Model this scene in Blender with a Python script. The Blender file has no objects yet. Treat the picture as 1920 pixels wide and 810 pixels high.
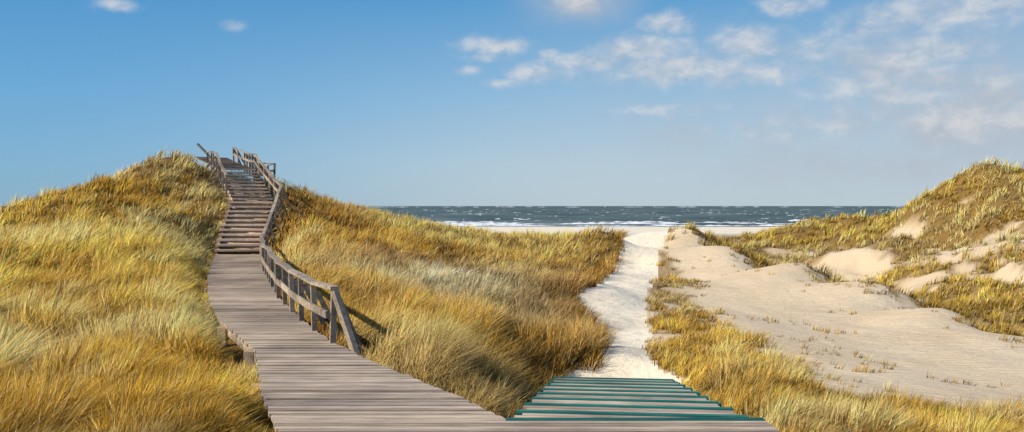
import bpy, math, random
import numpy as np
from mathutils import Vector
random.seed(7); rng = np.random.default_rng(11)
C = bpy.context.scene.collection
F = 1500.0; HY = 386.0; CZ = 2.0
R = math.radians

def T(px, py, d): return ((px-960)*d/F, d, CZ-(py-HY)*d/F)
def sstep(a, b, x):
    t = np.clip((x-a)/(b-a), 0, 1); return t*t*(3-2*t)

# ------------------------------------------------------------------ numpy noise
def _hash(ix, iy, seed):
    h = (ix.astype(np.int64)*374761393 + iy.astype(np.int64)*668265263 + seed*1274126177) & 0xffffffff
    h = ((h ^ (h >> 13))*1274126177) & 0xffffffff
    h = (h ^ (h >> 16)) & 0xffffff
    return h/float(0xffffff)
def vnoise(x, y, seed=0):
    ix = np.floor(x); iy = np.floor(y); fx = x-ix; fy = y-iy
    fx = fx*fx*(3-2*fx); fy = fy*fy*(3-2*fy)
    a = _hash(ix, iy, seed); b = _hash(ix+1, iy, seed); c = _hash(ix, iy+1, seed); d = _hash(ix+1, iy+1, seed)
    return (a*(1-fx)+b*fx)*(1-fy) + (c*(1-fx)+d*fx)*fy
def fbm(x, y, seed=0, o=4):
    s = 0; a = 0.5; t = 0
    for k in range(o):
        s = s + a*vnoise(x*2**k+17.3*k, y*2**k-9.1*k, seed+k); t += a; a *= 0.5
    return s/t

# ------------------------------------------------------------------ walkway plan (world metres, deck level z = 0)
LD = [(3.0, -1.9), (7.07, -2.07), (8.47, -2.65), (9.55, -3.03), (11.1, -3.57), (12.3, -4.22), (14.0, -5.12), (17.2, -6.53), (22.4, -8.53), (26.3, -9.91), (33.0, -12.25)]
RD = [(7.43, -0.02), (8.47, -0.62), (9.26, -1.11), (10.2, -1.77), (10.95, -2.19), (11.8, -2.68), (14.0, -3.68), (17.2, -4.98), (22.4, -6.86), (26.3, -8.18), (33.0, -10.32)]
def Lx(y): return np.interp(y, [p[0] for p in LD], [p[1] for p in LD])
def Rx(y): return np.interp(y, [p[0] for p in RD], [p[1] for p in RD])
S0 = Vector((-11.28, 33.0, 0)); S1 = Vector((-12.2, 37.4, 2.2)); S2 = Vector((-12.6, 38.9, 2.2))
S3 = Vector((-14.9, 43.2, 4.0)); S4 = Vector((-16.4, 46.0, 4.35)); S5 = Vector((-18.2, 48.3, 4.95))
HWS = 0.98
N0 = Vector((1.15, 7.42, 0.0)); N1 = Vector((2.02, 15.9, -1.42)); HWN = 1.16

cl = []   # footprint samples x,y,z,halfwidth
for y in np.arange(3.0, 7.2, 0.25):
    for x in np.arange(-1.75, 2.1, .3): cl.append((x, y, 0, .32))
for y in np.arange(7.4, 33.0, 0.25): cl.append(((Lx(y)+Rx(y))/2, y, 0, (Rx(y)-Lx(y))/2*0.95))
for a, b in ((S0, S1), (S1, S2), (S2, S3), (S3, S4), (S4, S5)):
    for k in range(16):
        p = a.lerp(b, k/16); cl.append((p.x, p.y, p.z, HWS))
for k in range(3, 33):
    p = N0.lerp(N1, k/33); cl.append((p.x, p.y, p.z-0.05, HWN))
CL = np.array(cl)

# ------------------------------------------------------------------ terrain
crest = [(1250,436,57),(1300,438,54),(1380,465,47),(1520,499,40),(1650,534,34),(1800,588,27),(1920,630,23),(2080,678,20)]
ctrl = [T(*p) for p in crest + [
 # left dune crest and face
 (330,290,42),(250,317,40),(200,346,36),(100,392,32),(0,438,30),(-150,450,30),(390,314,42.5),
 (430,380,37),(380,400,36),(300,380,37),(200,450,27),(100,455,25),(0,466,24),(300,450,29),(370,470,28),(350,520,22),(200,550,19),(0,550,18),
 (300,600,14.5),(200,650,12.5),(0,650,12),(0,740,9),(200,740,9),(400,700,10.4),(430,780,8.2),(300,810,7.2),(0,810,7.2),(-200,700,10),(-250,550,17),
 # middle
 (1000,745,11),(940,775,8.8),(850,700,11),(800,640,15),(900,640,16),(1000,640,18),(1100,640,20),(700,600,16.5),(650,560,19),(600,500,25),(700,500,27),
 (560,420,34),(650,440,36),(800,502,32),(900,544,27),(800,560,23),(1000,564,27),(1060,560,28),(1060,510,40),(950,476,48),(850,462,43),(750,452,41),
 (545,362,44),(600,384,43),(650,404,43),(700,422,43),(760,432,45),(850,436,50),(950,445,56),(1050,452,54),(1130,436,50),(1162,447,50),
 # sand path
 (1205,446,60),(1200,470,52),(1200,500,45),(1160,560,30),(1175,620,22.5),(1180,700,16.3),(1115,520,40),
 # sand hump face
 (1280,524,42),(1300,574,31),(1400,606,25),(1500,576,31),(1600,614,26),(1700,658,21),(1500,684,17.5),(1300,640,20),(1400,740,12.5),(1300,705,15),
 (1600,744,13),(1900,742,14),(1920,810,10.5),(1600,810,9.5),(1470,800,8.4),(1600,1000,6),(2100,850,8.5),(1920,1000,6),
 # hollow behind the hump
 (1520,560,43),(1650,592,37),(1800,642,30),(1920,688,26),(1400,510,52),
 (1550,504,54),(1700,524,45),(1920,572,33),
 # right dune
 (1500,470,62),(1340,454,70),(1430,430,70),(1520,414,72),(1600,411,72),(1700,413,70),(1732,402,64),(1752,380,61),(1790,348,60),(1832,314,58),(1920,322,56),(2100,340,52),
 (1750,450,52),(1850,425,50),(1900,490,42),(1800,498,46),(1700,478,52),(1620,450,62),(1950,450,44),(2100,450,40),(2150,560,30)]]
ctrl += [(-6,2,-.1),(0,2,-.4),(6,2,-.6),(-15,4,.0),(15,4,-.8),(-25,15,.4),(-34,30,.8),(25,18,-1.8),(45,40,1.5)]
def D(px, d, z): return ((px-960)*d/F, d, z)
ctrl += [D(0,38,-.3),D(100,42,.7),D(200,46,2.0),D(-150,38,-.5),D(-300,36,-.5),D(250,56,1.8),D(100,52,-.7),D(-200,48,-1),D(450,60,2.0),D(600,62,.3),D(800,66,-1.6),D(1000,72,-2.6),D(1200,76,-2.4),D(1300,76,-2.4),D(1450,86,-2.4),D(1600,90,-2),D(1830,78,1.2),D(2000,74,1.4),D(2200,70,1.5),D(0,80,-3),D(500,90,-4),D(1000,95,-4.5),D(1500,105,-4.5),D(2000,100,-3)]
ctrl = np.array(ctrl)
CP = ctrl[:, :2]; EPS = 1.0
def _k(A, B):
    return np.sqrt(((A[:, None, :]-B[None, :, :])**2).sum(-1) + EPS**2)
n = len(CP)
M = np.zeros((n+3, n+3)); M[:n, :n] = _k(CP, CP) - np.eye(n)*0.02
M[:n, n:] = np.c_[np.ones(n), CP]; M[n:, :n] = M[:n, n:].T
W = np.linalg.solve(M, np.r_[ctrl[:, 2], 0, 0, 0])

def foot(x, y):
    """distance outside the nearest walkway footprint and its level"""
    P = np.c_[x, y]; out = np.full(len(x), 99.0); lev = np.zeros(len(x))
    idx = np.where((y < 55) & (np.abs(x) < 26))[0]
    for s in range(0, len(idx), 15000):
        i = idx[s:s+15000]
        dd = np.sqrt(((P[i][:, None, :]-CL[None, :, :2])**2).sum(-1)) - CL[None, :, 3]
        j = dd.argmin(1); out[i] = dd[np.arange(len(i)), j]; lev[i] = CL[j, 2]
    return out, lev

def base_h(x, y):
    P = np.c_[x, y]; z = np.zeros(len(x))
    for s in range(0, len(x), 20000):
        p = P[s:s+20000]; p2 = p.copy()
        p2[:, 1] = np.clip(p2[:, 1], -10, 130); p2[:, 0] = np.clip(p2[:, 0], -90, 110)
        z[s:s+20000] = _k(p2, CP)@W[:n] + W[n] + p2@W[n+1:]
    return z
PY = [0, 7, 15.5, 22.5, 30, 45, 60, 75, 120]; PX = [.6, 1.2, 2.0, 3.2, 3.9, 7.0, 9.8, 13., 20.]
def farline(x): return np.interp(x, [5, 9, 12, 15, 17, 25], [62, 55, 47, 40, 31, 22])
def height(x, y):
    x = np.asarray(x, float); y = np.asarray(y, float)
    z = base_h(x, y)
    rx = x - np.interp(y, PY, PX)
    right = sstep(0, 3, rx)
    amp = 0.32*(1-right) + 0.06*right
    amp = amp*sstep(6, 20, y)
    fl = y-farline(x)
    rug = right*sstep(4, 14, fl)
    z = z + amp*(fbm(x*.33, y*.33, 3, 3)-.5)*2 + 0.12*(fbm(x*1.1, y*1.1, 9, 2)-.5)*(1-right*.8)
    rn = fbm(x*.17, y*.13, 15, 4)
    z = z + rug*((np.abs(rn-.5)*2)*1.5-.25 + (fbm(x*.5, y*.4, 18, 3)-.5)*1.1 + (fbm(x*1.3, y*1.1, 19, 2)-.5)*.35)
    # long low ridges of blown sand
    z = z + .13*sstep(1.5, 4, rx)*sstep(9, 16, y)*(1-sstep(-2, 3, fl))*(fbm(x*.42+y*.06, y*.07, 23, 3)-.5)*2
    f, lev = foot(x, y)
    z = np.minimum(z, lev-0.26-.12*((y > 10.5) & (y < 14.8))+np.maximum(0, f-0.25)*0.6)
    z = np.maximum(z, np.where(f < 6, lev-0.75-np.maximum(0, f)*0.8, -99))
    bz = np.interp(y, [60, 120, 200, 346, 700, 3000, 40000], [-4.8, -5.7, -6.3, -7.0, -10, -20, -60]) + 0.12*(fbm(x*.03, y*.03, 5, 2)-.5)*(y < 330)
    t = np.where(y > 76, sstep(84, 125, y), 0.0)
    return z*(1-t) + bz*t

def ground_at(px, py, dmax=120):
    d = np.linspace(5, dmax, 1600)
    X = (px-960)*d/F; zr = CZ-(py-HY)*d/F
    h = height(X, d); w = np.where(h >= zr)[0]
    k = w[0] if len(w) else len(d)-1
    return (X[k], d[k])
def inpoly(x, y, poly):
    r = np.zeros(len(x), bool); m = len(poly)
    for i in range(m):
        x0, y0 = poly[i]; x1, y1 = poly[(i+1) % m]
        if y0 == y1: continue
        c = ((y0 > y) != (y1 > y)) & (x < (x1-x0)*(y-y0)/(y1-y0)+x0)
        r ^= c
    return r
path_poly = [ground_at(*p) for p in [(1040,728),(1066,708),(1130,676),(1124,630),(1102,595),(1088,562),(1132,522),(1154,492),(1166,468)]] + [(8.3, 60), (12.7, 80), (19, 100), (24, 100), (17.3, 80)] + \
            [ground_at(*p) for p in [(1248,452),(1238,472),(1236,500),(1218,540),(1214,575),(1220,620),(1216,660),(1235,690),(1280,712),(1285,722)]]
sp_px = [(1310,565),(1345,605),(1405,655),(1470,705),(1540,752),(1600,772),(1700,778),(1800,775),(1920,785)]
CRW = [T(*p)[:2] for p in crest]
sand_poly = [(CRW[0][0]+.6, CRW[0][1])] + [tuple(p) for p in CRW[1:]] + [(16.5, 15.5)] + [ground_at(*p) for p in sp_px[::-1]] + [ground_at(1296,510), (9.0, 48)]
faces = [ground_at(*p)+(a_, b_) for p, a_, b_ in [((1700,440),1.0,1.8),((1770,475),1.2,1.8),((1845,465),1.9,2.4),((1895,450),1.5,2.0),((1885,510),2.0,2.0),((1800,515),1.8,2.2),((1735,527),1.6,2.0),((1630,512),2.0,2.6)]]

# ------------------------------------------------------------------ materials
def newmat(name):
    m = bpy.data.materials.new(name); m.use_nodes = True
    nt = m.node_tree; nt.nodes.clear()
    o = nt.nodes.new('ShaderNodeOutputMaterial')
    return m, nt, o
def nd(nt, typ, **kw):
    x = nt.nodes.new(typ)
    for k, v in kw.items():
        if k == 'inp':
            for kk, vv in v.items(): x.inputs[kk].default_value = vv
        else: setattr(x, k, v)
    return x
def ramp(nt, pts):
    r = nt.nodes.new('ShaderNodeValToRGB'); e = r.color_ramp.elements
    e[0].position, e[0].color = pts[0][0], (*pts[0][1], 1); e[1].position, e[1].color = pts[-1][0], (*pts[-1][1], 1)
    for p, c in pts[1:-1]:
        q = e.new(p); q.color = (*c, 1)
    return r
def mixc(nt, fac, a, b, mode='MIX'):
    m = nt.nodes.new('ShaderNodeMix'); m.data_type = 'RGBA'; m.blend_type = mode
    for v, s in ((fac, 0), (a, 6), (b, 7)):
        if isinstance(v, bpy.types.NodeSocket): nt.links.new(v, m.inputs[s])
        elif s == 0: m.inputs[0].default_value = v
        else: m.inputs[s].default_value = (*v, 1)
    return m.outputs[2]
def wood(name, pts, scale, rough=.85, bump=.3):
    m, nt, o = newmat(name); L = nt.links
    tc = nd(nt, 'ShaderNodeTexCoord'); mp = nd(nt, 'ShaderNodeMapping'); mp.inputs['Scale'].default_value = scale
    L.new(tc.outputs['Object'], mp.inputs[0])
    a = nd(nt, 'ShaderNodeTexNoise', inp={'Scale': 1.0, 'Detail': 7, 'Roughness': .7}); L.new(mp.outputs[0], a.inputs['Vector'])
    r = ramp(nt, pts); L.new(a.outputs[0], r.inputs[0])
    b = nd(nt, 'ShaderNodeTexNoise', inp={'Scale': .7, 'Detail': 6}); L.new(tc.outputs['Object'], b.inputs['Vector'])
    rb = ramp(nt, [(.35, (.66, .655, .65)), (.65, (1.14, 1.12, 1.08))]); L.new(b.outputs[0], rb.inputs[0])
    at = nd(nt, 'ShaderNodeAttribute', attribute_name='Col')
    c = mixc(nt, 1.0, r.outputs[0], rb.outputs[0], 'MULTIPLY'); c = mixc(nt, 1.0, c, at.outputs['Color'], 'MULTIPLY')
    p = nd(nt, 'ShaderNodeBsdfPrincipled', inp={'Roughness': rough}); p.inputs['Specular IOR Level'].default_value = .2
    L.new(c, p.inputs['Base Color'])
    bp = nd(nt, 'ShaderNodeBump', inp={'Strength': bump, 'Distance': .01}); L.new(a.outputs[0], bp.inputs['Height']); L.new(bp.outputs[0], p.inputs['Normal'])
    L.new(p.outputs[0], o.inputs[0]); return m
M_deck = wood('weathered_deck_wood', [(.3, (.22, .16, .115)), (.5, (.50, .385, .29)), (.7, (.72, .58, .455))], (1.8, 40, 40), .85, .45)
M_rail = wood('weathered_rail_wood', [(.3, (.20, .15, .11)), (.7, (.60, .48, .365))], (7, 7, 16))
M_teal = wood('worn_teal_paint', [(.3, (.010, .08, .065)), (.52, (.022, .165, .13)), (.62, (.038, .22, .175)), (.70, (.30, .25, .19))], (2.2, 26, 26), .7)

def sandmat(name, kind):
    m, nt, o = newmat(name); L = nt.links
    tc = nd(nt, 'ShaderNodeTexCoord')
    big = nd(nt, 'ShaderNodeTexNoise', inp={'Scale': .25, 'Detail': 5}); L.new(tc.outputs['Object'], big.inputs['Vector'])
    r = ramp(nt, [(.3, (.75, .555, .345)), (.7, (.87, .68, .455))] if kind not in ('path', 'beach') else [(.3, (.90, .74, .53)), (.7, (.94, .82, .63))]); L.new(big.outputs[0], r.inputs[0])
    fine = nd(nt, 'ShaderNodeTexNoise', inp={'Scale': 9, 'Detail': 6, 'Roughness': .7}); L.new(tc.outputs['Object'], fine.inputs['Vector'])
    rf = ramp(nt, [(.3, (.86, .85, .83)), (.7, (1.04, 1.04, 1.04))]); L.new(fine.outputs[0], rf.inputs[0])
    c = mixc(nt, 1.0, r.outputs[0], rf.outputs[0], 'MULTIPLY')
    p = nd(nt, 'ShaderNodeBsdfPrincipled', inp={'Roughness': .95}); p.inputs['Specular IOR Level'].default_value = .1
    h = fine.outputs[0]; dist = .09
    if kind == 'path':
        v = nd(nt, 'ShaderNodeTexVoronoi', inp={'Scale': 2.8}); v.feature = 'SMOOTH_F1'; L.new(tc.outputs['Object'], v.inputs['Vector'])
        rv = ramp(nt, [(.05, (.78, .76, .72)), (.30, (1, 1, 1))]); L.new(v.outputs['Distance'], rv.inputs[0]); c = mixc(nt, 1.0, c, rv.outputs[0], 'MULTIPLY')
        ad = nd(nt, 'ShaderNodeMath', operation='ADD'); L.new(v.outputs['Distance'], ad.inputs[0]); L.new(fine.outputs[0], ad.inputs[1]); h = ad.outputs[0]; dist = .08
    if kind == 'slope':
        mp = nd(nt, 'ShaderNodeMapping'); mp.inputs['Scale'].default_value = (.6, 2.6, 1); mp.inputs['Rotation'].default_value = (0, 0, .6)
        L.new(tc.outputs['Object'], mp.inputs[0])
        v = nd(nt, 'ShaderNodeTexNoise', inp={'Scale': 2.2, 'Detail': 6, 'Distortion': .8}); L.new(mp.outputs[0], v.inputs['Vector'])
        vo = nd(nt, 'ShaderNodeTexVoronoi', inp={'Scale': 1.5}); vo.feature = 'SMOOTH_F1'; L.new(tc.outputs['Object'], vo.inputs['Vector'])
        a1 = nd(nt, 'ShaderNodeMath', operation='MULTIPLY_ADD', inp={1: .2}); L.new(vo.outputs['Distance'], a1.inputs[0]); L.new(v.outputs[0], a1.inputs[2])
        ad = nd(nt, 'ShaderNodeMath', operation='MULTIPLY_ADD', inp={1: .3}); L.new(fine.outputs[0], ad.inputs[0]); L.new(a1.outputs[0], ad.inputs[2]); h = ad.outputs[0]; dist = .24
    if kind == 'dune':
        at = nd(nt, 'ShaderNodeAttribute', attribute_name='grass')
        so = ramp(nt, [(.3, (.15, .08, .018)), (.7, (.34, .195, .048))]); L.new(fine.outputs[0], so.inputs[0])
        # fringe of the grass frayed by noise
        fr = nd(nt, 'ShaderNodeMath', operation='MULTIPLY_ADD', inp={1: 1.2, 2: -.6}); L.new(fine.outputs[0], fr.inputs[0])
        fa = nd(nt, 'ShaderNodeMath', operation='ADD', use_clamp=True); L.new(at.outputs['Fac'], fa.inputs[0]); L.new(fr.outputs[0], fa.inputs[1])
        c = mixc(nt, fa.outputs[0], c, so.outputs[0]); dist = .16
    if kind == 'beach':
        sx = nd(nt, 'ShaderNodeSeparateXYZ'); L.new(tc.outputs['Object'], sx.inputs[0])
        mr = nd(nt, 'ShaderNodeMapRange', inp={1: 110, 2: 350}); L.new(sx.outputs[1], mr.inputs[0])
        rr = ramp(nt, [(0, (.8, .8, .8)), (.3, (.50, .45, .40)), (.46, (.47, .43, .39)), (.6, (1.0, 1.0, 1.0)), (.95, (1.02, 1.02, 1.02)), (1, (.55, .54, .53))])
        L.new(mr.outputs[0], rr.inputs[0]); c = mixc(nt, 1.0, c, rr.outputs[0], 'MULTIPLY')
    L.new(c, p.inputs['Base Color'])
    bp = nd(nt, 'ShaderNodeBump', inp={'Strength': .6, 'Distance': dist}); L.new(h, bp.inputs['Height']); L.new(bp.outputs[0], p.inputs['Normal'])
    L.new(p.outputs[0], o.inputs[0]); return m
M_dune = sandmat('dune_soil', 'dune'); M_path = sandmat('trodden_sand', 'path'); M_slope = sandmat('wind_blown_sand', 'slope'); M_beach = sandmat('beach_sand', 'beach')

m, nt, o = newmat('sea_water'); L = nt.links
tc = nd(nt, 'ShaderNodeTexCoord'); mp = nd(nt, 'ShaderNodeMapping'); mp.inputs['Scale'].default_value = (.012, .006, 1); L.new(tc.outputs['Object'], mp.inputs[0])
a = nd(nt, 'ShaderNodeTexNoise', inp={'Scale': 1, 'Detail': 7, 'Roughness': .7}); L.new(mp.outputs[0], a.inputs['Vector'])
r = ramp(nt, [(.35, (.05, .072, .067)), (.52, (.095, .128, .12)), (.7, (.18, .215, .20))]); L.new(a.outputs[0], r.inputs[0])
p = nd(nt, 'ShaderNodeBsdfPrincipled', inp={'Roughness': .6}); p.inputs['Specular IOR Level'].default_value = .05
L.new(r.outputs[0], p.inputs['Base Color']); L.new(p.outputs[0], o.inputs[0]); M_sea = m
m, nt, o = newmat('sea_foam'); L = nt.links
p = nd(nt, 'ShaderNodeBsdfPrincipled', inp={'Roughness': .9})
tc = nd(nt, 'ShaderNodeTexCoord'); a = nd(nt, 'ShaderNodeTexNoise', inp={'Scale': .2, 'Detail': 5}); L.new(tc.outputs['Object'], a.inputs['Vector'])
r = ramp(nt, [(.3, (.42, .44, .44)), (.58, (.88, .88, .87))]); L.new(a.outputs[0], r.inputs[0]); L.new(r.outputs[0], p.inputs['Base Color']); L.new(p.outputs[0], o.inputs[0]); M_foam = m
m, nt, o = newmat('marram_grass'); L = nt.links
at = nd(nt, 'ShaderNodeAttribute', attribute_name='Col'); gn = nd(nt, 'ShaderNodeAttribute', attribute_name='gn')
df = nd(nt, 'ShaderNodeBsdfDiffuse'); L.new(at.outputs['Color'], df.inputs['Color']); L.new(gn.outputs['Vector'], df.inputs['Normal'])
tr = nd(nt, 'ShaderNodeBsdfTranslucent'); L.new(at.outputs['Color'], tr.inputs['Color'])
mx = nd(nt, 'ShaderNodeMixShader', inp={0: .24}); L.new(df.outputs[0], mx.inputs[1]); L.new(tr.outputs[0], mx.inputs[2]); L.new(mx.outputs[0], o.inputs[0]); M_grass = m

# ------------------------------------------------------------------ object helpers
def tag(o, label, cat=None, group=None, kind=None):
    o['label'] = label
    if cat: o['category'] = cat
    if group: o['group'] = group
    if kind: o['kind'] = kind
    return o
def empty(name, loc, label, cat, group=None):
    o = bpy.data.objects.new(name, None); o.location = loc; C.objects.link(o)
    return tag(o, label, cat, group)
class MB:
    def __init__(s): s.v = []; s.f = []; s.c = []
    def hexa(s, pts, col=None):
        k = len(s.v); s.v += [tuple(p) for p in pts]
        s.f += [(k, k+3, k+2, k+1), (k+4, k+5, k+6, k+7), (k, k+1, k+5, k+4), (k+1, k+2, k+6, k+5), (k+2, k+3, k+7, k+6), (k+3, k, k+4, k+7)]
        if col is None: g = random.uniform(.64, 1.18); col = (g, g*random.uniform(.97, 1.02), g*random.uniform(.93, 1.03))
        s.c += [(*col, 1)]*8
    def bar(s, a, b, w, h, side=None, col=None):
        a = Vector(a); b = Vector(b); d = (b-a).normalized()
        if side is None:
            side = d.cross(Vector((0, 0, 1)))
            if side.length < 1e-3: side = Vector((1, 0, 0))
        side = Vector(side); side = (side - d*side.dot(d)).normalized(); up = side.cross(d).normalized()
        p = []
        for q in (a, b):
            p += [q-side*w/2-up*h/2, q+side*w/2-up*h/2, q+side*w/2+up*h/2, q-side*w/2+up*h/2]
        s.hexa(p, col)
    def build(s, name, mat, parent=None, root=(0, 0, 0)):
        r = Vector(root)
        me = bpy.data.meshes.new(name); me.from_pydata([tuple(Vector(v)-r) for v in s.v], [], s.f)
        ca = me.color_attributes.new('Col', 'FLOAT_COLOR', 'POINT'); ca.data.foreach_set('color', np.array(s.c, np.float32).ravel())
        me.materials.append(mat); o = bpy.data.objects.new(name, me); C.objects.link(o)
        if parent: o.parent = parent
        return o
def np_mesh(name, verts, faces_, mat, k, smooth=False):
    me = bpy.data.meshes.new(name); nv = len(verts); nf = len(faces_)
    me.vertices.add(nv); me.vertices.foreach_set('co', np.ascontiguousarray(verts, np.float32).ravel())
    me.loops.add(nf*k); me.loops.foreach_set('vertex_index', np.ascontiguousarray(faces_, np.int32).ravel())
    me.polygons.add(nf); me.polygons.foreach_set('loop_start', np.arange(0, nf*k, k, dtype=np.int32))
    if smooth: me.polygons.foreach_set('use_smooth', np.ones(nf, bool))
    me.update(calc_edges=True); me.materials.append(mat)
    o = bpy.data.objects.new(name, me); C.objects.link(o); return o

# ------------------------------------------------------------------ grass density
def farmask(x, y): return y > farline(x)
def crest_dist(x, y):
    best = np.full(len(x), 99.)
    for (ax, ay), (bx_, by_) in zip(CRW[1:-1], CRW[2:]):
        dx, dy = bx_-ax, by_-ay; t = np.clip(((x-ax)*dx+(y-ay)*dy)/(dx*dx+dy*dy), 0, 1)
        best = np.minimum(best, np.hypot(x-ax-dx*t, y-ay-dy*t))
    return best
def density(x, y):
    d = np.ones(len(x)); d[(y > 95)] = 0
    f, _ = foot(x, y)
    nx = fbm(x*.9, y*.9, 21, 3)-.5; ny = fbm(x*.9, y*.9, 31, 3)-.5
    k = sstep(10, 18, y)
    wx = x + nx*.7*k; wy = y + ny*1.2*k
    pc = np.interp(y, PY, PX); right = x > pc
    fg = np.maximum(sstep(.26, .48, fbm(x*.8, y*.6, 41, 4))*.9, sstep(2.6, 1.2, f)); strip = sstep(.26, .54, fbm(x*.8, y*.4, 43, 4))*.7
    dune = sstep(.10, .32, fbm(x*.45, y*.35, 47, 4))
    far = farmask(x, y)
    hollow = far & (base_h(x, y) < -1.4)
    rd = np.where(far, np.where(hollow, sstep(.36, .54, fbm(x*.4, y*.3, 45, 4))*.85, dune), np.where(y < 24, fg, strip))
    d = np.where(right, rd, d)
    for cx, cy, a_, b_ in faces:
        q = np.sqrt(((x-cx)/a_)**2+((y-cy)/b_)**2)+(fbm(x*1.1, y*.8, 55, 4)-.5)*3.4
        d = d*np.clip(sstep(.35, 1.2, q)+.10, 0, 1)
    sp = inpoly(x+nx*2.4, y+ny*2.6, sand_poly)
    cd = crest_dist(x, y)
    d[sp] = np.maximum(0.06*sstep(.52, .62, fbm(x[sp]*.5, y[sp]*.5, 51, 3)), .6*sstep(1.8, .3, cd[sp])*sstep(.38, .52, fbm(x[sp]*.35, y[sp]*.35, 57, 3)))
    d[inpoly(wx, wy, path_poly)] = 0
    d = d*(1-sstep(70, 95, y))
    d[f < 0.04] = 0
    return d

# ------------------------------------------------------------------ ground sheets
NA = 400
az = np.linspace(R(-78), R(78), NA)
rr = np.concatenate([np.geomspace(2.5, 130, 400), np.geomspace(133, 30000, 70)])
A, RR = np.meshgrid(az, rr)
gx = (RR*np.sin(A)).ravel(); gy = (RR*np.cos(A)).ravel()
gz = height(gx, gy); gd = density(gx, gy)
under = (gy < 34) & (gx < Rx(gy)+.4) & (foot(gx, gy)[0] < .8); gd = np.where(under, 1.0, gd)
V = np.c_[gx, gy, gz]
i, j = np.meshgrid(np.arange(len(rr)-1), np.arange(NA-1), indexing='ij')
q = (i*NA+j).ravel(); quads = np.c_[q, q+1, q+NA+1, q+NA]
fc = V[quads].mean(1)
isbeach = fc[:, 1] > 100
ispath = inpoly(fc[:, 0], fc[:, 1], path_poly) & ~isbeach
isslope = inpoly(fc[:, 0], fc[:, 1], sand_poly) & ~isbeach & ~ispath
def sheet(name, sel, mat, label, cat):
    fs = quads[sel]; u, inv = np.unique(fs, return_inverse=True)
    o = np_mesh(name, V[u], inv.reshape(fs.shape), mat, 4, True)
    a = o.data.attributes.new('grass', 'FLOAT', 'POINT'); a.data.foreach_set('value', gd[u].astype(np.float32))
    tag(o, label, cat, kind='structure')
sheet('dune_ground', ~isbeach & ~ispath & ~isslope, M_dune, 'rolling dune ground of sand and dark thatch under the golden grass', 'ground')
sheet('sand_path', ispath, M_path, 'narrow pale trodden sand path leading from the teal edged steps to the beach', 'path')
sheet('sand_slope', isslope, M_slope, 'broad smooth bare sand slope right of the trodden path', 'sand')
sheet('beach', isbeach, M_beach, 'flat pale beach strip between the dunes and the surf', 'beach')

# sea with swell
sr = np.geomspace(300, 40000, 260); sa = np.linspace(R(-70), R(70), 260)
A2, R2 = np.meshgrid(sa, sr); sx = (R2*np.sin(A2)).ravel(); sy = (R2*np.cos(A2)).ravel()
sz = -7.0 + (fbm(sx*.01, sy*.03, 61, 3)-.5)*.5*(sy > 360)
q = (np.arange(259)[:, None]*260+np.arange(259)[None, :]).ravel()
o = np_mesh('sea', np.c_[sx, sy, sz], np.c_[q, q+1, q+261, q+260], M_sea, 4, True)
tag(o, 'dark choppy grey green sea reaching the horizon', 'sea', kind='structure')
# breakers and whitecaps: low ragged ridges of foam
fv = []; ff = []
def ridge(x0, x1, y, h, dep, seg):
    k0 = len(fv); ph = random.uniform(0, 99)
    for s in range(seg+1):
        t = s/seg; x = x0+(x1-x0)*t; e = min(1, 4*t, 4*(1-t))
        hh = h*e*(.25+1.0*random.random()); yy = y+dep*.6*math.sin(ph+t*(x1-x0)*.02)+random.uniform(-.2, .2)*dep
        fv.extend([(x, yy-dep*e, -7.2), (x, yy, -7.0+hh), (x, yy+dep*e, -7.2)])
        if s:
            a = k0+3*(s-1); ff.extend([(a, a+3, a+4, a+1), (a+1, a+4, a+5, a+2)])
for y, hh, dep, cov in ((349, .3, 2, .95), (358, .75, 3, .95), (372, .9, 3, .8), (395, .8, 3, .55), (430, .8, 2.5, .38), (480, .8, 2.5, .24), (540, .8, 2.5, .16)):
    x = -420
    while x < 420:
        ln = random.uniform(15, 90)
        if random.random() < cov: ridge(x, x+ln, y+random.uniform(-5, 5), hh*random.uniform(.5, 1.2), dep, int(ln/2)+3)
        x += ln
for k in range(700):
    y = math.exp(random.uniform(math.log(430), math.log(2200))); x = random.uniform(-.75, .75)*y
    ln = random.choice([.8, 1.2, 1.6, 2.2, 3.5, 5.5])*random.uniform(.7, 1.3)*(y/500)**.75
    ridge(x, x+ln, y, random.uniform(.05, .34)*(y/500)**.4, 1.0, 6)
for k in range(60):
    y = random.uniform(5200, 7000); x = random.uniform(-.35, .75)*y
    ridge(x, x+random.uniform(20, 120), y, random.uniform(1.5, 4), 5, 7)
o = np_mesh('sea_foam', np.array(fv), np.array(ff), M_foam, 4, True)
tag(o, 'white breakers and whitecaps scattered over the dark sea', 'surf', kind='stuff')

# ------------------------------------------------------------------ boardwalk
root = (-2.5, 8.0, -0.3)
bw = empty('boardwalk', root, 'wide weathered plank boardwalk curving left to the foot of the dune staircase', 'boardwalk')
mb = MB(); y = 3.2; PW = .092
while y < 33.0:
    g = random.uniform(.009, .020); y1 = min(y+PW-g, 33)
    l0, l1 = Lx(y), Lx(y1)
    if y < 7.40: r0 = r1 = N0.x+HWN+.05
    else: r0, r1 = Rx(y), Rx(y1)
    jl = random.uniform(-.02, .015); jr = random.uniform(-.02, .03); dz = random.uniform(-.008, .008); t = random.uniform(-.008, .008)
    mb.hexa([(l0+jl, y, -.04+dz), (r0+jr, y+t, -.04+dz), (r1+jr, y1+t, -.04+dz), (l1+jl, y1, -.04+dz), (l0+jl, y, dz), (r0+jr, y+t, dz), (r1+jr, y1+t, dz), (l1+jl, y1, dz)])
    y += PW
mb.build('deck', M_deck, bw, root)
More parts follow.
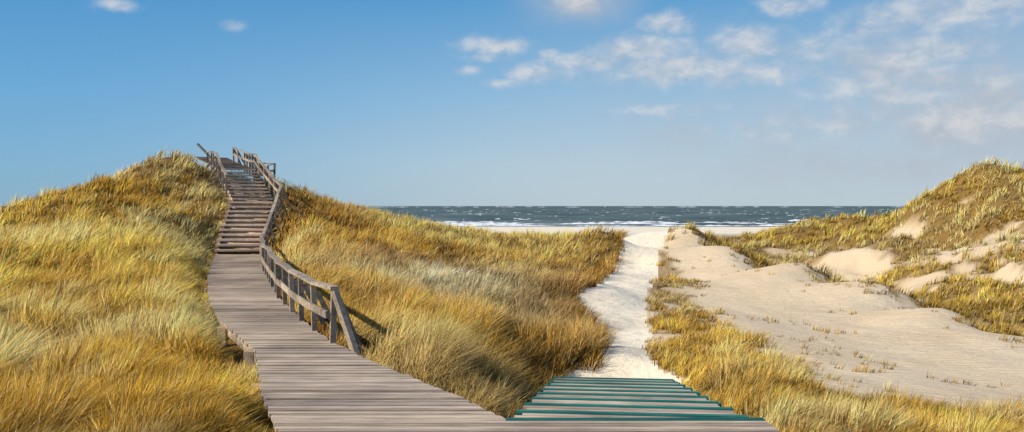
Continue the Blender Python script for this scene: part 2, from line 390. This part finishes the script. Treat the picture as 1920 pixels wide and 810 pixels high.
for fx, off in ((Lx, .09), (Rx, -.09)):
    mb = MB(); ys = np.linspace(7.6, 32.9, 26)
    for a, b in zip(ys[:-1], ys[1:]):
        mb.bar((fx(a)+off, a, -.125), (fx(b)+off, b, -.125), .06, .16)
    mb.build('edge_beam', M_rail, bw, root)
for yy in (9.2, 11.35, 13.6, 17, 20, 24, 28, 32):
    for fx, off in ((Lx, -.02), (Rx, -.05)):
        mb = MB(); mb.bar((fx(yy)+off, yy, -1.1), (fx(yy)+off, yy, -.06), .14, .14, None, (1.2, 1.15, 1.05)); mb.build('support_post', M_rail, bw, root)

# ------------------------------------------------------------------ descending teal edged steps
root = tuple(N0)
ts = empty('plank_steps', root, 'broad low plank steps with worn teal edges going down to the sand path', 'steps')
NS = 9
dirn = (N1-N0); dirn.z = 0; run = dirn.length/NS; dirn.normalize(); sd = Vector((dirn.y, -dirn.x, 0))
NW = .16
for k in range(NS):
    z = -1.42/NS*(k+1); a = N0+dirn*(run*k); zt = Vector((0, 0, z)); a.z = 0
    mb = MB()
    npl = 8; w = (run-NW)/npl
    for p_ in range(npl):
        c0 = a+dirn*(w*p_+.005)+zt; c1 = a+dirn*(w*(p_+1)-.009)+zt
        jl = random.uniform(-.04, .04); jr = random.uniform(-.04, .04)
        b0, b1, b2, b3 = c0-sd*(HWN+jl), c0+sd*(HWN+jr), c1+sd*(HWN+jr), c1-sd*(HWN+jl); dn = Vector((0, 0, -.045))
        g = random.uniform(.8, 1.25)
        mb.hexa([b0+dn, b1+dn, b2+dn, b3+dn, b0, b1, b2, b3], (g, g*.98, g*.95))
    tr_ = mb.build('tread', M_deck, ts, root)
    mb = MB()
    for q_ in (0, 1):
        e = a+dirn*(run-NW*(.75-.5*q_))+zt; ex = random.uniform(.0, .06)
        g = random.uniform(.6, .9) if not q_ else random.uniform(1., 1.4)
        mb.bar(e-sd*(HWN+ex)+Vector((0, 0, -.06)), e+sd*(HWN+ex)+Vector((0, 0, -.06+.003*q_)), NW/2-.01, .11, None, (g, g, g))
    nz = mb.build('nosing', M_teal, tr_, root); nz['label'] = 'worn teal painted front edge of the tread'
mb = MB()
mb.bar(Vector((N0.x-HWN-.05, 7.46, -.055)), Vector((N0.x+HWN+.05, 7.46, -.055)), .11, .12)
nz = mb.build('nosing', M_teal, ts, root); nz['label'] = 'worn teal painted edge board at the head of the steps'
for s in (-1, 1):
    mb = MB(); mb.bar(N0+sd*(s*(HWN-.1))+Vector((0, 0, -.42)), N1+sd*(s*(HWN-.1))+Vector((0, 0, -.28)), .06, .2); mb.build('stringer', M_rail, ts, root)

# ------------------------------------------------------------------ staircase up the dune
root = tuple(S0)
st = empty('staircase', root, 'steep grey timber staircase in two flights climbing the left dune', 'staircase')
def flight(a, b, nst):
    d = b-a; h = Vector((d.x, d.y, 0)); ln = h.length; h.normalize(); s = Vector((h.y, -h.x, 0))
    for k in range(1, nst+1):
        c = a + h*(ln*(k-.5)/nst) + Vector((0, 0, d.z*k/nst-.04)); g = random.uniform(1.25, 1.6)
        mb = MB(); j0 = random.uniform(-.03, .03); mb.bar(c-s*(HWS+j0)+Vector((0, 0, random.uniform(-.008, .008))), c+s*HWS, ln/nst*.80, .08, None, (g, g*1.01, g*1.02)); mb.build('tread', M_deck, st, root)
    for q_ in (-1, 1):
        mb = MB(); off = s*(q_*(HWS-.12))
        mb.bar(a+off+Vector((0, 0, -.14)), b+off+Vector((0, 0, -.2)), .06, .24); mb.build('stringer', M_rail, st, root)
flight(S0, S1, 11); flight(S2, S3, 10)
mb = MB(); d = (S2-S1).normalized(); sp_ = Vector((d.y, -d.x, 0))
for k in range(9):
    c = S1.lerp(S2, (k+.5)/9)+Vector((0, 0, -.025)); mb.bar(c-sp_*(HWS+.06), c+sp_*(HWS+.30), .15, .05)
mb.bar(S1-sp_*(HWS+.06)+Vector((0, -.03, -.11)), S1+sp_*(HWS+.30)+Vector((0, -.03, -.11)), .05, .24, None, (1.4, 1.37, 1.34))
mb.build('landing', M_deck, st, root)
mb = MB()
for a, b in ((S3, S4), (S4, S5)):
    d = (b-a); nn = int(d.length/.16); d.normalize(); sp_ = Vector((d.y, -d.x, 0)).normalized()
    for k in range(nn):
        c = a.lerp(b, (k+.5)/nn)+Vector((0, 0, -.025)); mb.bar(c-sp_*HWS, c+sp_*HWS, .145, .05)
mb.build('ramp', M_deck, st, root)

# ------------------------------------------------------------------ railings
def railing(name, label, pts, outs, H, braces, cat='railing', foot_out=.55, extra=None, mids=(.5,)):
    root = tuple(pts[0]); t = empty(name, root, label, cat, 'weathered timber railings of the boardwalk')
    tops = []
    for k, p in enumerate(pts):
        p = Vector(p); jit = Vector((random.uniform(-.05, .05), random.uniform(-.05, .05), random.uniform(-.02, .02))); mb = MB(); top = p+jit+Vector((0, 0, H-.03))
        ov = Vector((outs[k][0], outs[k][1], 0)).normalized()
        mb.bar(p+Vector((0, 0, -.45)), top, .085, .10, ov); mb.build('post', M_rail, t, root); tops.append(top)
        if k in braces:
            mb = MB(); mb.bar(top-Vector((0, 0, .12))+ov*.06, p+ov*foot_out+Vector((0, 0, -.45)), .06, .08, Vector((-ov.y, ov.x, 0))); mb.build('brace', M_rail, t, root)
    mb = MB()
    for k in range(len(tops)-1):
        a, b = tops[k], tops[k+1]; e = (b-a).normalized()*.03
        mb.bar(a-e+Vector((0, 0, .03)), b+e+Vector((0, 0, .03+.003*(k % 2))), .13, .05)
    mb.build('handrail', M_rail, t, root)
    for mf in mids:
        mb = MB()
        for k in range(len(tops)-1):
            i0 = -Vector((outs[k][0], outs[k][1], 0)).normalized()*.07
            a = Vector(pts[k])+Vector((0, 0, H*mf+random.uniform(-.02, .02)))+i0; b = Vector(pts[k+1])+Vector((0, 0, H*mf+random.uniform(-.02, .02)))+i0
            mb.bar(a, b, .035, .11)
        mb.build('mid_rail', M_rail, t, root)
    if extra: extra(t, tops, root)
    return t
pts = []; outs = []
yy = 11.7
while yy < 32.6:
    pts.append((Rx(yy)-.02, yy, 0)); outs.append((1, .38)); yy += 1.1+.010*(yy-11)
def along(a, b, ts_, s, offs=None):
    d = b-a; h = Vector((d.x, d.y, 0)).normalized(); sp_ = Vector((h.y, -h.x, 0))*s
    for k, t in enumerate(ts_): pts.append(tuple(a.lerp(b, t)+sp_*(HWS+.02+(offs[k] if offs else 0)))); outs.append((sp_.x, sp_.y))
along(S0, S1, (.02, .22, .42, .62, .82), 1, (0, .06, .12, .20, .28)); along(S1, S2, (0.05, .95), 1, (.34, .34)); along(S2, S3, (.2, .4, .6, .8, 1.0), 1, (.27, .2, .14, .08, .04)); along(S3, S4, (.25, .5, .75, 1), 1); along(S4, S5, (.3, .6), 1)
def ex(t, tops, root):
    mb = MB(); mb.bar(tops[0]+Vector((.02, -.05, -.02)), Vector((pts[0][0]+.55, pts[0][1]-.55, -.35)), .08, .10); mb.build('brace', M_rail, t, root)
railing('wooden_railing', 'long weathered timber railing running up the right side of boardwalk and staircase', pts, outs, .78, set(range(len(pts))), extra=ex)
pts = []; outs = []
along(S2, S3, (.30, .48, .66, .83, 1.0), -1); along(S3, S4, (.3, .6), -1)
q0 = Vector(T(390, 312, 46.0)); pts += [tuple(q0)]; outs += [(-1, -.3)]
def ex2(t, tops, root):
    mb = MB(); mb.bar(tops[-1]+Vector((.15, 0, -.25)), Vector(T(371, 270, 46.3)), .13, .09); mb.build('slanting_rail', M_rail, t, root)
railing('wooden_railing', 'short timber railing on the left side of the upper staircase at dune crest', pts, outs, .8, {0, 1, 2, 3, 4}, foot_out=.8, extra=ex2)
p0 = Vector(T(484, 332, 45.0)); p1 = Vector(T(514, 334, 45.0)); p2 = Vector(T(503, 335, 46.5))
pts = [tuple(p0), tuple(p1), tuple(p2)]
railing('wooden_railing', 'small separate rail of square posts just right of the staircase top', pts, [(0, 1)]*3, .80, set(), mids=(.5,))

# ------------------------------------------------------------------ grass
NT = 145000
px = rng.uniform(-140, 2060, NT); u = rng.uniform(0, 1, NT); e = -0.30
d = ((5.2**e) + u*((88.0**e)-(5.2**e)))**(1/e)
X = (px-960)/F*d; Y = d
dens = density(X, Y); keep = rng.uniform(0, 1, NT) < dens
X = X[keep]; Y = Y[keep]; dn_ = dens[keep]
# clumps: nearest centre of a jittered grid
CS = .74
ci = np.floor(X/CS); cj = np.floor(Y/CS); best = np.full(len(X), 9.); ccx = X*0; ccy = X*0; cid = X*0
for di in (-1, 0, 1):
    for dj in (-1, 0, 1):
        a_, b_ = ci+di, cj+dj
        ax_ = (a_+_hash(a_, b_, 201))*CS; ay_ = (b_+_hash(a_, b_, 202))*CS
        dd = np.hypot(X-ax_, Y-ay_); m_ = dd < best
        best[m_] = dd[m_]; ccx[m_] = ax_[m_]; ccy[m_] = ay_[m_]; cid[m_] = _hash(a_, b_, 203)[m_]
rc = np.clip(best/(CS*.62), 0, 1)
keep = rng.uniform(0, 1, len(X)) > .6*sstep(.5, 1, rc)
X, Y, dn_, ccx, ccy, cid, rc = (q_[keep] for q_ in (X, Y, dn_, ccx, ccy, cid, rc))
Z = height(X, Y)
e_ = .4
hx = (height(X+e_, Y)-Z)/e_; hy = (height(X, Y+e_)-Z)/e_
GN = np.c_[-hx, -hy, np.ones(len(X))]; GN /= np.linalg.norm(GN, axis=1)[:, None]
view = np.c_[-X, -Y, CZ-Z]; view /= np.linalg.norm(view, axis=1)[:, None]
k_ = (GN*view).sum(1) > -.12
X, Y, Z, GN, dn_, ccx, ccy, cid, rc = (q_[k_] for q_ in (X, Y, Z, GN, dn_, ccx, ccy, cid, rc))
nT = len(X)
wl = np.interp(Y, [3, 7.4, 11, 14, 17.2, 22.4, 26.3, 33, 37.4, 38.9, 43.2, 46, 48.3, 60, 90], [-1, -1, -2.9, -4.4, -5.75, -7.7, -9.05, -11.28, -12.2, -12.6, -14.9, -16.4, -18.9, -24, -40])
pc = np.interp(Y, PY, PX)
far = farmask(X, Y)
reg = np.where(X < wl, 0, np.where(X < pc, 1, np.where(far, 2, 3)))
pal = [dict(a=(.95, .59, .105), b=(.66, .375, .05), p=(.96, .73, .30), g=(.48, .31, .045)),
       dict(a=(.80, .44, .065), b=(.42, .205, .03), p=(.94, .68, .26), g=(.33, .205, .03)),
       dict(a=(.95, .62, .11), b=(.66, .40, .055), p=(.96, .74, .31), g=(.48, .34, .05)),
       dict(a=(.86, .51, .09), b=(.52, .295, .045), p=(.93, .68, .28), g=(.36, .24, .038))]
n1 = fbm(X*.22, Y*.16, 71, 4); n2 = fbm(X*.35, Y*.25, 81, 3); n3 = fbm(X*.8, Y*.6, 91, 2)
col = np.zeros((nT, 3))
for r_ in range(4):
    s_ = reg == r_; P_ = pal[r_]; a_, b_, p_, g_ = (np.array(P_[k]) for k in 'abpg')
    t1 = sstep(.34, .58, n1[s_]+(cid[s_]-.5)*.22)[:, None]; c = b_*(1-t1)+a_*t1
    t2 = (sstep(.48, .66, n2[s_]+(cid[s_]-.5)*.18)*.75)[:, None]; c = c*(1-t2)+p_*t2
    t3 = (sstep(.60, .76, n3[s_])*.4)[:, None]; c = c*(1-t3)+g_*t3
    col[s_] = c
q0 = ground_at(870, 545); pale = np.exp(-(((X-q0[0])/4.0)**2+((Y-q0[1])/6.0)**2))*(reg == 1)*(.5+.8*n3)
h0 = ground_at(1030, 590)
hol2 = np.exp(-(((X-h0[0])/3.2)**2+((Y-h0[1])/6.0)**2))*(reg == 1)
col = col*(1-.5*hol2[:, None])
pl_ = np.clip(pale, 0, 1)[:, None]*.9; col = col*(1-pl_)+np.array((.95, .79, .46))*pl_
back = (sstep(39, 46, Y)*(reg == 1)*sstep(-12, -7, X)*.75)[:, None]  # sunlit band along the far middle crest, painted into the grass colour
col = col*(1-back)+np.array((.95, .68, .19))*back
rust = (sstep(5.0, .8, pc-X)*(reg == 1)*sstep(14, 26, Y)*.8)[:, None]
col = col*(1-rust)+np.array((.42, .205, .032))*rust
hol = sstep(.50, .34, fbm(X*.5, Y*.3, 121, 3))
col *= (rng.uniform(.82, 1.18, nT)*(1.20-.62*rc)*(.82+.36*cid)*(1-.38*hol))[:, None]  # shade in clump gaps painted into the colour; noise hollows darker too
NB = 12
def rep(a): return np.repeat(a, NB, axis=0)
Nb = nT*NB
dist = rep(np.hypot(X, Y))
rad = (.06+.0024*dist)*np.sqrt(rng.uniform(0, 1, Nb)); th = rng.uniform(0, 2*np.pi, Nb)
ox = rad*np.cos(th); oy = rad*np.sin(th)
gnb = rep(GN)
bz = rep(Z) - (gnb[:, 0]*ox+gnb[:, 1]*oy)/gnb[:, 2] - .02
bx = rep(X)+ox; by = rep(Y)+oy
fb, _ = foot(bx, by)
wind = rep((fbm(X*.10, Y*.10, 101, 2)-.5)*2.2+(cid-.5)*1.5)
la = wind + rng.normal(0, .58, Nb)
rdx = rep((X-ccx)/(CS*.6)); rdy = rep((Y-ccy)/(CS*.6))
lx = np.cos(la)*.90+rdx*.5+np.cos(th)*.2; ly = np.sin(la)*.90+rdy*.5+np.sin(th)*.2
lean = rng.uniform(.15, 1.0, Nb)
regb = rep(reg)
Ln = rep((.43+.27*n1)*np.where(reg == 3, .58, np.where(reg == 2, 1.05, 1.0))*(.55+.45*np.clip(dn_, 0, 1))*(1.20-.55*rc)*(.70+.60*cid)*(1-.2*hol))*rng.uniform(.45, 1.4, Nb)
nearL = np.where(regb == 0, sstep(.0, 1.2, fb), sstep(-.3, .9, fb)); Ln *= .48+.52*nearL
wd = (.0036+.00056*dist)*rng.uniform(.5, 1.3, Nb)
sa_ = rng.uniform(-1.25, 1.25, Nb); sxv = np.cos(sa_); syv = np.sin(sa_)
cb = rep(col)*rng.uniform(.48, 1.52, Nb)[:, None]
straw = rng.uniform(0, 1, Nb) < .16; cb[straw] = cb[straw]*.45+np.array((.97, .78, .41))*.55
brown = rng.uniform(0, 1, Nb) < .15; cb[brown] *= np.array((.45, .34, .28))
nrm = gnb*.75 + np.c_[-.45*np.ones(Nb)+rdx*.2, -.26*np.ones(Nb)+rdy*.2, .34*np.ones(Nb)] + rng.normal(0, .25, (Nb, 3)); nrm /= np.linalg.norm(nrm, axis=1)[:, None]
def level(t):
    hx_ = Ln*lean*t**1.6; zz = Ln*(t-.40*lean*t*t)
    return np.c_[bx+lx*hx_, by+ly*hx_, bz+zz]
names = [('dune_grass', 'dense golden marram grass covering the dune left of the boardwalk'), ('dune_grass', 'rusty brown marram grass filling the hollow between boardwalk and sand path'),
         ('dune_grass', 'golden marram grass and bare sand breaks over the far right dune'), ('dune_grass', 'short tufted marram grass on the sand just right of the steps and path')]
p0_, p1_, p2_ = level(0), level(.5), level(1.0)
side = np.c_[sxv, syv, np.zeros(Nb)]*(wd/2)[:, None]
for r_ in range(4):
    s_ = (regb == r_) & (fb > np.where(r_ == 0, np.where((by > 10.9) & (by < 14.0), .28, .05), .03)); k = int(s_.sum())
    sd_ = side[s_]
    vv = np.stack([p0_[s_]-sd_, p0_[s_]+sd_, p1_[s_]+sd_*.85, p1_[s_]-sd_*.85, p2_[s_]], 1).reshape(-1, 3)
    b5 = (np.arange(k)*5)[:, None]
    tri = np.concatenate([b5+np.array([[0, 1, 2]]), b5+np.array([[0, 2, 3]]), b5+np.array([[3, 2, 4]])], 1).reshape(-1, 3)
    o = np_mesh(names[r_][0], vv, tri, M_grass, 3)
    cc = np.clip(cb[s_], 0, .95); c5 = np.stack([cc*.32, cc*.32, cc, cc, np.clip(cc*1.22, 0, .97)], 1)  # shade at the roots painted into the blade colour; tips paler
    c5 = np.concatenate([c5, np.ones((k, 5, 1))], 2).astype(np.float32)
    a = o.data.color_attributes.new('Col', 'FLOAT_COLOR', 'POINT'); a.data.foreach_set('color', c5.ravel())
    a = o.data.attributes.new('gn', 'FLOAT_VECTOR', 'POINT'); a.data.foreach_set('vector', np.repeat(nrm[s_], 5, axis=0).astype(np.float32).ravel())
    tag(o, names[r_][1], 'grass', kind='stuff')

# ------------------------------------------------------------------ light
EL, AZ = R(37), R(-109)      # azimuth from +Y, clockwise
sdir = Vector((math.sin(AZ)*math.cos(EL), math.cos(AZ)*math.cos(EL), math.sin(EL)))
sl = bpy.data.lights.new('sun', 'SUN'); sl.energy = 5.0; sl.angle = R(.5); sl.color = (1, .94, .82)
so = bpy.data.objects.new('sun', sl); so.rotation_euler = sdir.to_track_quat('Z', 'Y').to_euler(); so.location = (-30, -10, 40); C.objects.link(so)

w = bpy.data.worlds.new('World'); bpy.context.scene.world = w; w.use_nodes = True
nt = w.node_tree; nt.nodes.clear(); L = nt.links
wo = nd(nt, 'ShaderNodeOutputWorld'); bg = nd(nt, 'ShaderNodeBackground', inp={1: .1})
tc = nd(nt, 'ShaderNodeTexCoord')
sk = nd(nt, 'ShaderNodeTexSky'); sk.sky_type = 'NISHITA'; sk.sun_disc = False; sk.sun_elevation = EL; sk.sun_rotation = AZ % (2*math.pi)
sk.air_density = 1.0; sk.dust_density = .4; sk.ozone_density = 2.5
sx_ = nd(nt, 'ShaderNodeSeparateXYZ'); L.new(tc.outputs['Generated'], sx_.inputs[0])
def mth(op, a, b=None, c=None):
    x = nt.nodes.new('ShaderNodeMath'); x.operation = op
    for k, v in enumerate((a, b, c)):
        if v is None: continue
        if isinstance(v, (int, float)): x.inputs[k].default_value = v
        else: L.new(v, x.inputs[k])
    return x.outputs[0]
azn = mth('ARCTAN2', sx_.outputs[0], sx_.outputs[1]); eln = mth('ARCSINE', sx_.outputs[2])
elt = mth('DIVIDE', eln, R(30))
rL = ramp(nt, [(0, (.21, .43, .61)), (.12, (.17, .42, .67)), (.25, (.125, .385, .69)), (.48, (.06, .295, .61)), (1, (.04, .17, .45))])
rR = ramp(nt, [(0, (.48, .61, .70)), (.10, (.46, .61, .73)), (.25, (.30, .525, .74)), (.48, (.10, .35, .66)), (1, (.04, .17, .45))])
L.new(elt, rL.inputs[0]); L.new(elt, rR.inputs[0])
azf = nd(nt, 'ShaderNodeMapRange', inp={1: -.62, 2: .15}); azf.interpolation_type = 'SMOOTHSTEP'; L.new(azn, azf.inputs[0])
grad = mixc(nt, azf.outputs[0], rL.outputs[0], rR.outputs[0])
grad = mixc(nt, 1.0, grad, (10, 10, 10), 'MULTIPLY')
sky = mixc(nt, .85, sk.outputs[0], grad)
def gauss(cx, cy_, sxp, syp, am):
    a0 = math.atan((cx-960)/F); e0 = math.atan((HY-cy_)/F*math.cos(a0)); wa = sxp/F*math.cos(a0)**2*1.25; we = syp/F*math.cos(a0)*1.3
    da = mth('DIVIDE', mth('SUBTRACT', azn, a0), wa); de = mth('DIVIDE', mth('SUBTRACT', eln, e0), we)
    return mth('MULTIPLY', mth('EXPONENT', mth('MULTIPLY', mth('ADD', mth('MULTIPLY', da, da), mth('MULTIPLY', de, de)), -1.0)), am)
clouds = [(925,88,64,15,1.0),(915,108,42,9,.8),(1015,138,64,16,.95),(1095,116,84,15,.95),(1030,103,22,9,.85),(1205,92,74,22,1.05),(1270,126,110,28,.95),(1350,135,80,20,.85),(1250,45,48,20,.95),(1400,80,54,28,1.05),(1430,140,100,22,.75),
          (940,156,44,8,.75),(880,133,26,8,.65),(1480,12,58,16,.95),(1800,18,170,36,.95),(1720,98,110,26,.95),(1690,165,190,44,.72),(1850,215,180,50,.72),(225,10,34,11,.9),(435,48,26,10,.65),(1620,55,24,20,.75),(1260,205,110,11,.6),(1560,85,100,40,.65),(1500,240,200,26,.5),(1085,4,50,18,.75)]
tot = None
for c_ in clouds:
    g = gauss(*c_); tot = g if tot is None else mth('MAXIMUM', tot, g)
hz = None
for c_ in [(1085,0,70,32,.95),(1320,120,210,55,.38),(1720,150,240,90,.70),(1850,230,320,85,.90),(1650,300,420,55,.62),(1500,250,400,85,.46),(1800,20,200,40,.40)]:
    g = gauss(*c_); hz = g if hz is None else mth('MAXIMUM', hz, g)
cv = nd(nt, 'ShaderNodeCombineXYZ'); L.new(azn, cv.inputs[0]); L.new(mth('MULTIPLY', eln, 1.6), cv.inputs[1])
n1_ = nd(nt, 'ShaderNodeTexNoise', inp={'Scale': 30, 'Detail': 8, 'Roughness': .56, 'Distortion': .25}); L.new(cv.outputs[0], n1_.inputs['Vector'])
n2_ = nd(nt, 'ShaderNodeTexNoise', inp={'Scale': 11, 'Detail': 6, 'Roughness': .6, 'Distortion': .3}); L.new(cv.outputs[0], n2_.inputs['Vector'])
cm = mth('ADD', mth('MULTIPLY', tot, .80), mth('MULTIPLY', mth('SUBTRACT', n1_.outputs[0], .5), 1.25))
mr = nd(nt, 'ShaderNodeMapRange', inp={1: .06, 2: 1.02, 3: 0, 4: .74}); mr.interpolation_type = 'SMOOTHSTEP'; L.new(cm, mr.inputs[0])
msk = mth('MULTIPLY', mr.outputs[0], mth('MINIMUM', mth('MULTIPLY', tot, 2.2), 1.0))
hmr = nd(nt, 'ShaderNodeMapRange', inp={1: .30, 2: .62, 3: .40, 4: 1.2}); L.new(n2_.outputs[0], hmr.inputs[0])
hzm = mth('MINIMUM', mth('MULTIPLY', hz, hmr.outputs[0]), .9)
crp = ramp(nt, [(.38, (5.0, 5.5, 6.2)), (.62, (7.4, 7.3, 7.3))]); L.new(n1_.outputs[0], crp.inputs[0])
fin = mixc(nt, hzm, sky, (4.5, 5.0, 5.75))
fin = mixc(nt, msk, fin, crp.outputs[0])
L.new(fin, bg.inputs[0]); L.new(bg.outputs[0], wo.inputs[0])

# ------------------------------------------------------------------ camera
cam = bpy.data.cameras.new('camera'); cam.sensor_width = 36; cam.lens = F/1920*36; cam.clip_end = 100000; cam.clip_start = .05
co = bpy.data.objects.new('camera', cam); co.location = (0, 0, CZ); co.rotation_euler = (R(90)-math.atan(19/F), 0, 0); C.objects.link(co)
bpy.context.scene.camera = co
bpy.context.scene.view_settings.view_transform = 'Standard'; bpy.context.scene.view_settings.look = 'None'
